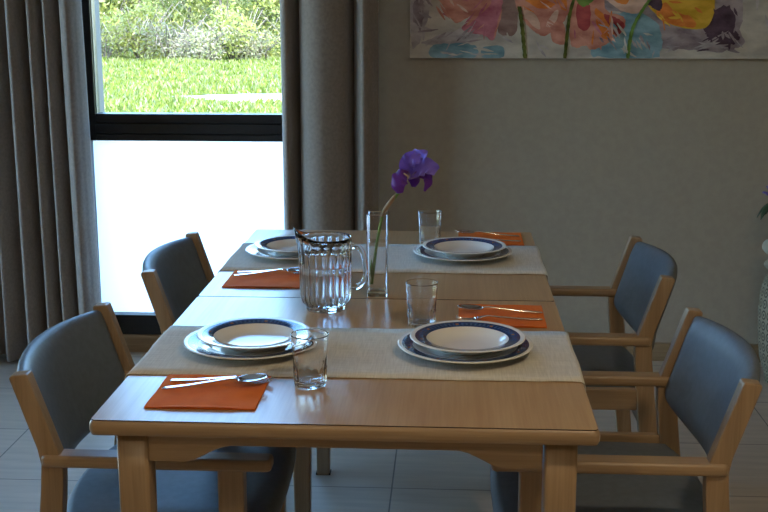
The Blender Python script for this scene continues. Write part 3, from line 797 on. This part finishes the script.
strokes(440, 470, 0, 18, 7, [SA, RO, PE], .9, 7, 1.1)
strokes(474, 500, 6, 34, 10, [RO, SA, RO], 2.0, 8, 1.1)
strokes(520, 560, 2, 30, 12, [OR, SA, PE, SA], .6, 6, 1.1)
strokes(572, 612, 14, 44, 16, [SA, RO, PE, OR, SA], 1.2, 7, 1.1)
strokes(656, 704, 2, 22, 12, [YE, OR, YE], .4, 8, 1.2)
stem([(519,8),(522,26),(524,42),(526,58.2)], 1.5, OL)
stem([(574,-4),(569,16),(567,38),(565.5,58.2)], 1.2, OL)
stem([(648,0),(640,12),(632,28),(629,44),(628,58.2)], 1.1, LG)
b.build('canvas', pm, pt, fix=False)

# ------------------------------------------------------------------ floor vase on the right
M['lattice'] = None
def lattice_mat():
    m, nt, out = mat('lattice_ceramic')
    tc = N(nt, 'ShaderNodeTexCoord'); sx = N(nt, 'ShaderNodeSeparateXYZ'); nt.links.new(tc.outputs['Object'], sx.inputs[0])
    def M2(op, a, b=None):
        n = N(nt, 'ShaderNodeMath', operation=op)
        for i, v in enumerate((a, b)):
            if v is None: continue
            if isinstance(v, (int, float)): n.inputs[i].default_value = v
            else: nt.links.new(v, n.inputs[i])
        return n.outputs[0]
    u = M2('MULTIPLY', M2('ARCTAN2', sx.outputs[1], sx.outputs[0]), 22/(2*PI)); v = M2('MULTIPLY', sx.outputs[2], 24)
    fu = M2('SUBTRACT', M2('FRACT', u), .5); fv = M2('SUBTRACT', M2('FRACT', v), .5)
    d = M2('SQRT', M2('ADD', M2('MULTIPLY', fu, fu), M2('MULTIPLY', fv, fv)))
    ringm = M2('LESS_THAN', M2('ABSOLUTE', M2('SUBTRACT', d, .36)), .07); dot = M2('LESS_THAN', d, .13)
    f = M2('MAXIMUM', ringm, dot)
    mx = N(nt, 'ShaderNodeMix', data_type='RGBA'); nt.links.new(f, mx.inputs[0]); mx.inputs[6].default_value = (.30,.265,.19,1); mx.inputs[7].default_value = (.07,.06,.04,1)
    b = N(nt, 'ShaderNodeBsdfPrincipled'); b.inputs['Roughness'].default_value = .5; nt.links.new(mx.outputs[2], b.inputs['Base Color'])
    bp = N(nt, 'ShaderNodeBump'); bp.invert = True; bp.inputs['Strength'].default_value = .8; bp.inputs['Distance'].default_value = .004
    nt.links.new(f, bp.inputs['Height']); nt.links.new(bp.outputs[0], b.inputs['Normal']); nt.links.new(b.outputs[0], out.inputs[0])
    return m
fv = thing('floor_vase', 'tall pale patterned floor vase with beaded neck, by the wall under the painting', 'vase', (1.415, 2.55, 0))
b = MB(); b.lathe([(0,0),(.050,0),(.054,.01),(.058,.04),(.078,.10),(.089,.18),(.094,.27),(.090,.35),(.078,.40),(.060,.425),(.05,.43),(0,.43)], 48); b.build('body', lattice_mat(), fv)
cer = noise_mat('cream_ceramic', (.38,.35,.28), (.44,.40,.32), 20, .4)
def bead(z, r, h):
    b = MB(); b.lathe([(r*math.sin(PI*k/12)+.012, z+h/2-h/2*math.cos(PI*k/12)) for k in range(13)], 32, cap0=True, cap1=True); return b
bead(.425, .072, .055).build('neck_bead', cer, fv); bead(.478, .083, .082).build('neck_bead', cer, fv)
b = MB(); b.lathe([(.030,.556),(.024,.575),(.030,.597),(.032,.597),(.026,.575),(.034,.556)], 24); b.build('rim', cer, fv)
fb = thing('flower_spray', 'violet artificial flower with dark leaves standing in the tall floor vase', 'flower', (1.392, 2.55, .592))
dk = noise_mat('dark_leaf', (.012,.03,.008), (.03,.06,.015), 30, .6)
b = MB(); b.tube([(0,0,0),(-.01,0,.03),(-.025,0,.06),(-.045,0,.10)], .004, 8); b.build('stem', dk, fb)
for k in range(9):
    a = k*2*PI/9+.3; L_ = .045+.02*(k % 3)/2; b = MB(); rows = []
    for i in range(7):
        t = i/6; w_ = .016*math.sin(PI*min(1, t*.92+.06)); r_ = L_*t; zz = .09+.012*math.sin(t*2)-.06*t*t
        cx, cy = -.045+r_*math.cos(a), r_*math.sin(a)
        rows.append([(cx-w_*math.sin(a)*u, cy+w_*math.cos(a)*u, zz-.004*abs(u)) for u in (-1,-.5,0,.5,1)])
    b.rings(rows, closed=False, cap0=False, cap1=False); b.build('leaf', dk, fb, solid=.001)
vio = noise_mat('violet_silk', (.14,.09,.38), (.24,.18,.5), 60, .6)
for k in range(10):
    a = k*2*PI/5+(.6 if k > 4 else 0); L_ = .042 if k < 5 else .028; b = MB(); rows = []
    for i in range(7):
        t = i/6; w_ = .019*math.sin(PI*min(1, t*.85+.08)); r_ = L_*t; zz = .105+(.045 if k > 4 else .020)*math.sin(t*1.6)
        cx, cy = -.045+r_*math.cos(a), r_*math.sin(a)
        rows.append([(cx-w_*math.sin(a)*u, cy+w_*math.cos(a)*u, zz+.006*u*u) for u in (-1,-.5,0,.5,1)])
    b.rings(rows, closed=False, cap0=False, cap1=False); b.build('petal', vio, fb, solid=.001)

# ------------------------------------------------------------------ ceiling lamps (warm, out of frame, on the right-hand side of the room)
lm, nt, out = mat('lamp_diffuser'); em = N(nt, 'ShaderNodeEmission'); em.inputs[0].default_value = (1,.78,.50,1); em.inputs[1].default_value = 215; nt.links.new(em.outputs[0], out.inputs[0])
for i, (x, y, l) in enumerate([(1.0,-.9,'round warm ceiling lamp above the camera, on the painting side'),(-.7,-2.3,'round warm ceiling lamp behind the camera position')]):
    t = thing('ceiling_lamp', l, 'lamp', (x, y, H), group='round warm ceiling lamps')
    b = MB(); b.lathe([(0,0),(.095,0),(.095,-.018),(.085,-.022),(.082,-.012),(0,-.012)], 40); b.build('housing', M['black'], t)
    b = MB(); b.lathe([(0,-.0125),(.080,-.0125),(.078,-.022),(.04,-.028),(0,-.029)], 40); b.build('diffuser', lm, t)

# ------------------------------------------------------------------ outdoors
GZ = -.05
go_mat = noise_mat('meadow_soil', (.12,.17,.03), (.20,.25,.06), 1.5, .9, spec=.1, coord='Object')
b = MB(); b.box(-80, 60, 3.05, 140, GZ-.3, GZ); b.box(-80, XL-.25, -60, 3.05, GZ-.3, GZ)
struct(b.build('ground', go_mat))
b = MB(); b.box(XL-6, XL-.25, -6, 3.05, GZ, GZ+.02); b.box(XL-6, 6, 3.05, 6.5, GZ, GZ+.02)  # unseen paving, added so less green light bounces indoors from the meadow
struct(b.build('bounce_pavement', noise_mat('grey_bounce_paving', (.34,.33,.31), (.42,.41,.39), 6, .85)))
b = MB()
pa = [(-4.7,16.1),(-4.2,16.2),(-3.7,16.3),(-3.2,16.35),(-2.6,16.4),(0,16.6),(5,16.9)]
ws = [.03,.25,.45,.6,.7,.75,.75]
pq = catmull(pa, 6)
b.rings([[(p.x, p.y-ws[min(6, i//6)]*1.0, GZ+.004), (p.x, p.y+ws[min(6, i//6)]*1.0, GZ+.04)] for i, p in enumerate(pq)], closed=False, cap0=False, cap1=False)
o = b.build('garden_path', noise_mat('pale_gravel', (.55,.52,.47), (.68,.65,.60), 20, .9), solid=.01); o['kind'] = 'structure'
gcol = [(.13,.18,.025),(.21,.26,.045),(.30,.33,.09),(.15,.20,.03),(.40,.40,.22),(.19,.24,.04)]
gm_ = translucent_mat('grass_blades', (.2,.4,.05), .35, vary=gcol)
b = MB(); rnd = random.Random(11); vs = []; fs = []
for k in range(60000):
    y = 8+21.5*rnd.random()**.9; xc = -.255*(y+1.7)+.2; hw = .085*(y+1.7)+.9
    x = xc+rnd.uniform(-1, 1)*hw
    if x > -4.6 and abs(y-16.3) < .75*min(1, (x+4.6)/1.6)+.15: continue
    cl = .5+.5*math.sin(x*2.1+math.sin(y*1.3)*2)*math.sin(y*1.7+x*.6); h = rnd.uniform(.05,.15)*(.6+.9*cl)*(1 if y < 24 else 1.3); w_ = rnd.uniform(.007,.024); a = rnd.uniform(0, PI); lx, ly = rnd.uniform(-.5,.5)*h, rnd.uniform(-.5,.5)*h
    dx, dy = w_*math.cos(a), w_*math.sin(a); o_ = len(vs)
    vs += [(x-dx*.5, y-dy*.5, GZ-.01), (x+dx*.5, y+dy*.5, GZ-.01), (x+dx+lx*.5, y+dy+ly*.5, GZ+h*.65), (x-dx+lx*.5, y-dy+ly*.5, GZ+h*.65), (x+lx, y+ly, GZ+h)]
    fs += [(o_, o_+1, o_+2, o_+3), (o_+3, o_+2, o_+4)]
b.v = vs; b.f = fs; b.m = [0]*len(fs); b.sm = [False]*len(fs)
tag(b.build('grass', gm_, fix=False), 'bright spring grass covering the meadow outside the window', 'grass', kind='stuff')

bark = noise_mat('grey_bark', (.13,.105,.08), (.23,.20,.16), 12, .9)
leafA = translucent_mat('spring_leaves', (.3,.45,.1), .45, vary=[(.27,.30,.07),(.37,.39,.13),(.21,.24,.05),(.44,.44,.22),(.30,.33,.10)])
leafB = translucent_mat('dry_twig_leaves', (.4,.35,.25), .4, vary=[(.25,.22,.16),(.34,.31,.22),(.27,.31,.11),(.42,.38,.30)])
def leaves(b, rnd, cen, rad, n, s, squash=1.0):
    for _ in range(n):
        d = Vector((rnd.gauss(0,1), rnd.gauss(0,1), rnd.gauss(0,1))); d.normalize(); r = rnd.random()**.5
        p = Vector(cen)+Vector((d.x*rad[0]*r, d.y*rad[1]*r, d.z*rad[2]*r))
        if p.z < 0.03: p.z = .03+rnd.random()*.1
        a = Vector((rnd.gauss(0,1), rnd.gauss(0,1), rnd.gauss(0,1))).normalized(); c = a.orthogonal().normalized()
        k = s*rnd.uniform(.6, 1.4); o_ = len(b.v)
        b.v += [tuple(p-a*k), tuple(p+c*k*.45), tuple(p+a*k), tuple(p-c*k*.45)]; b.f.append((o_, o_+1, o_+2, o_+3)); b.m.append(0); b.sm.append(False)
def make_shrub(seed, h, w, n, lmat, s=.05):
    rnd = random.Random(seed); t = thing('shrub', 'x', 'shrub', group='shrubs of the thicket beyond the meadow')
    b = MB()
    for k in range(16):
        a = rnd.uniform(0, 2*PI); r = rnd.uniform(.3, 1)*w; hh = h*rnd.uniform(.6, 1.05)
        b.tube([(0.1*math.cos(a),.1*math.sin(a),-.02),(r*.4*math.cos(a), r*.4*math.sin(a), hh*.6),(r*.8*math.cos(a+.2), r*.8*math.sin(a+.2), hh),(r*1.15*math.cos(a+.3), r*1.15*math.sin(a+.3), hh*.72)], [.018,.013,.009,.004], 5)
    b.build('branches', bark, t)
    b = MB()
    for k in range(12):
        a = rnd.uniform(0, 2*PI); r = rnd.uniform(0,.7)*w
        leaves(b, rnd, (r*math.cos(a), r*math.sin(a), h*rnd.uniform(.25,.8)), (w*.42, w*.42, h*.3), n//12, s)
    b.build('foliage', lmat, t, fix=False); return t
def make_tree(seed, h, n, lmat, s=.07):
    rnd = random.Random(seed); t = thing('tree', 'x', 'tree', group='slender trees beyond the meadow')
    b = MB(); lx, ly = rnd.uniform(-.3,.3), rnd.uniform(-.3,.3)
    b.tube([(0,0,-.02),(lx*.3,ly*.3,h*.3),(lx*.5,ly*.7,h*.6),(lx,ly,h)], [.05,.04,.028,.01], 6); b.build('trunk', bark, t)
    b = MB()
    for k in range(16):
        z = h*rnd.uniform(.1,.9); a = rnd.uniform(0, 2*PI); L_ = rnd.uniform(.4, 1.0)*h*.2
        b.tube([(lx*z/h*.6, ly*z/h*.6, z),(L_*.5*math.cos(a), L_*.5*math.sin(a), z+L_*.5),(L_*math.cos(a+.2), L_*math.sin(a+.2), z+L_*1.1)], [.014,.009,.004], 5)
    b.build('branches', bark, t)
    b = MB()
    for k in range(14):
        z = h*rnd.uniform(.12, 1.0); a = rnd.uniform(0, 2*PI); r = rnd.uniform(0,.16)*h
        leaves(b, rnd, (r*math.cos(a), r*math.sin(a), z), (h*.11, h*.11, h*.09), n//14, s)
    b.build('foliage', lmat, t, fix=False); return t
sa, sb, sc_ = make_shrub(1, 1.3, 1.0, 2600, leafA), make_shrub(2, 1.0, 1.1, 1500, leafB, .04), make_shrub(3, 2.0, 1.2, 3200, leafA)
ta, tb = make_tree(4, 4.6, 2200, leafA), make_tree(5, 3.9, 1300, leafA, .055)
protos = [sa, sb, sc_, ta, tb]; used = set()
spots = [('b',-8.6,27.2),('a',-7.6,27.6),('b',-6.7,27.0),('b',-5.9,26.6),('a',-5.2,27.4),('b',-4.6,27.1),('a',-3.6,27.3),('a',-9.7,27.8),
         ('c',-10.8,31.5),('c',-9.2,31.2),('c',-7.7,31.8),('c',-6.1,31.4),('c',-4.6,31.6),('c',-3.0,31.3),('c',-1.6,31.6),
         ('t',-9.4,30.0),('u',-8.3,30.2),('t',-7.0,30.1),('u',-6.0,29.8),('u',-5.0,30.3),('t',-4.3,29.9),('u',-3.7,30.4),('t',-2.8,30.6),
         ('t',-11.5,34),('t',-10,34.6),('t',-8.4,34.2),('t',-6.8,34.8),('t',-5.4,34.1),('t',-3.9,34.7),('t',-2.4,34.2),('u',-9,33),('u',-6.2,33.1),('u',-4.6,33.3),
         ('c',-12,36.5),('c',-9.8,36.2),('c',-7.9,36.8),('c',-6,36.4),('c',-4,36.7),('c',-2,36.3)]
idx = {'a':0,'b':1,'c':2,'t':3,'u':4}
lab = {'a':'rounded yellow-green shrub at the far edge of the meadow','b':'low tangle of grey twigs and pale leaves at the meadow edge','c':'tall leafy shrub in the thicket behind the meadow',
       't':'slender leafy tree rising from the thicket outside','u':'thin sparse sapling among the shrubs outside'}
cnt = {}
rnd = random.Random(5)
for k, x, y in spots:
    p = protos[idx[k]]
    o = p if k not in used else copy_tree(p); used.add(k); cnt[k] = cnt.get(k, 0)+1
    o.location = (x, y, GZ); o.rotation_euler = (0,0,rnd.uniform(0, 6.28)); s = rnd.uniform(.85, 1.2); o.scale = (s,s,s); o['label'] = lab[k]
    o['group'] = {'a':'rounded shrubs','b':'twiggy shrubs','c':'tall thicket shrubs','t':'slender leafy trees','u':'thin saplings'}[k]+' beyond the meadow'

# ------------------------------------------------------------------ light
wd = bpy.data.worlds.new('World'); bpy.context.scene.world = wd; wd.use_nodes = True
nt = wd.node_tree; nt.nodes.clear(); out = nt.nodes.new('ShaderNodeOutputWorld'); bg = nt.nodes.new('ShaderNodeBackground')
sk = nt.nodes.new('ShaderNodeTexSky'); sk.sky_type = 'NISHITA'; sk.sun_disc = False; sk.sun_elevation = math.radians(52); sk.sun_rotation = math.radians(150)
sk.dust_density = 1.2; sk.air_density = 1.0
hs = nt.nodes.new('ShaderNodeHueSaturation'); hs.inputs['Saturation'].default_value = 1.28
nt.links.new(sk.outputs[0], hs.inputs['Color'])
nt.links.new(hs.outputs[0], bg.inputs[0]); bg.inputs[1].default_value = 2.0; nt.links.new(bg.outputs[0], out.inputs[0])
sl_ = bpy.data.lights.new('sun', 'SUN'); sl_.energy = 6.5; sl_.angle = math.radians(.6); sl_.color = (1,.96,.88)
so = bpy.data.objects.new('sun', sl_); C.objects.link(so)
d = Vector((.55,-.6,1.05)).normalized(); so.rotation_euler = d.to_track_quat('Z', 'Y').to_euler()

# ------------------------------------------------------------------ camera
cam = bpy.data.cameras.new('camera'); co = bpy.data.objects.new('camera', cam); C.objects.link(co)
cam.sensor_width = 36; cam.lens = 1160/768*36; cam.clip_start = .05; cam.clip_end = 400
p, y = math.radians(12.21), math.radians(3.30)
co.location = (.166, -1.714, 1.393); co.rotation_euler = (PI/2-p, 0, y)
sc = bpy.context.scene; sc.camera = co
sc.view_settings.view_transform = 'Standard'; sc.view_settings.look = 'None'; sc.view_settings.gamma = 1; sc.view_settings.use_curve_mapping = False
sc.view_settings.exposure = 0.16
sc.cycles.use_denoising = True
sc.cycles.max_bounces = 16; sc.cycles.transmission_bounces = 14; sc.cycles.transparent_max_bounces = 16; sc.cycles.diffuse_bounces = 6; sc.cycles.glossy_bounces = 6
sc.cycles.sample_clamp_indirect = 6
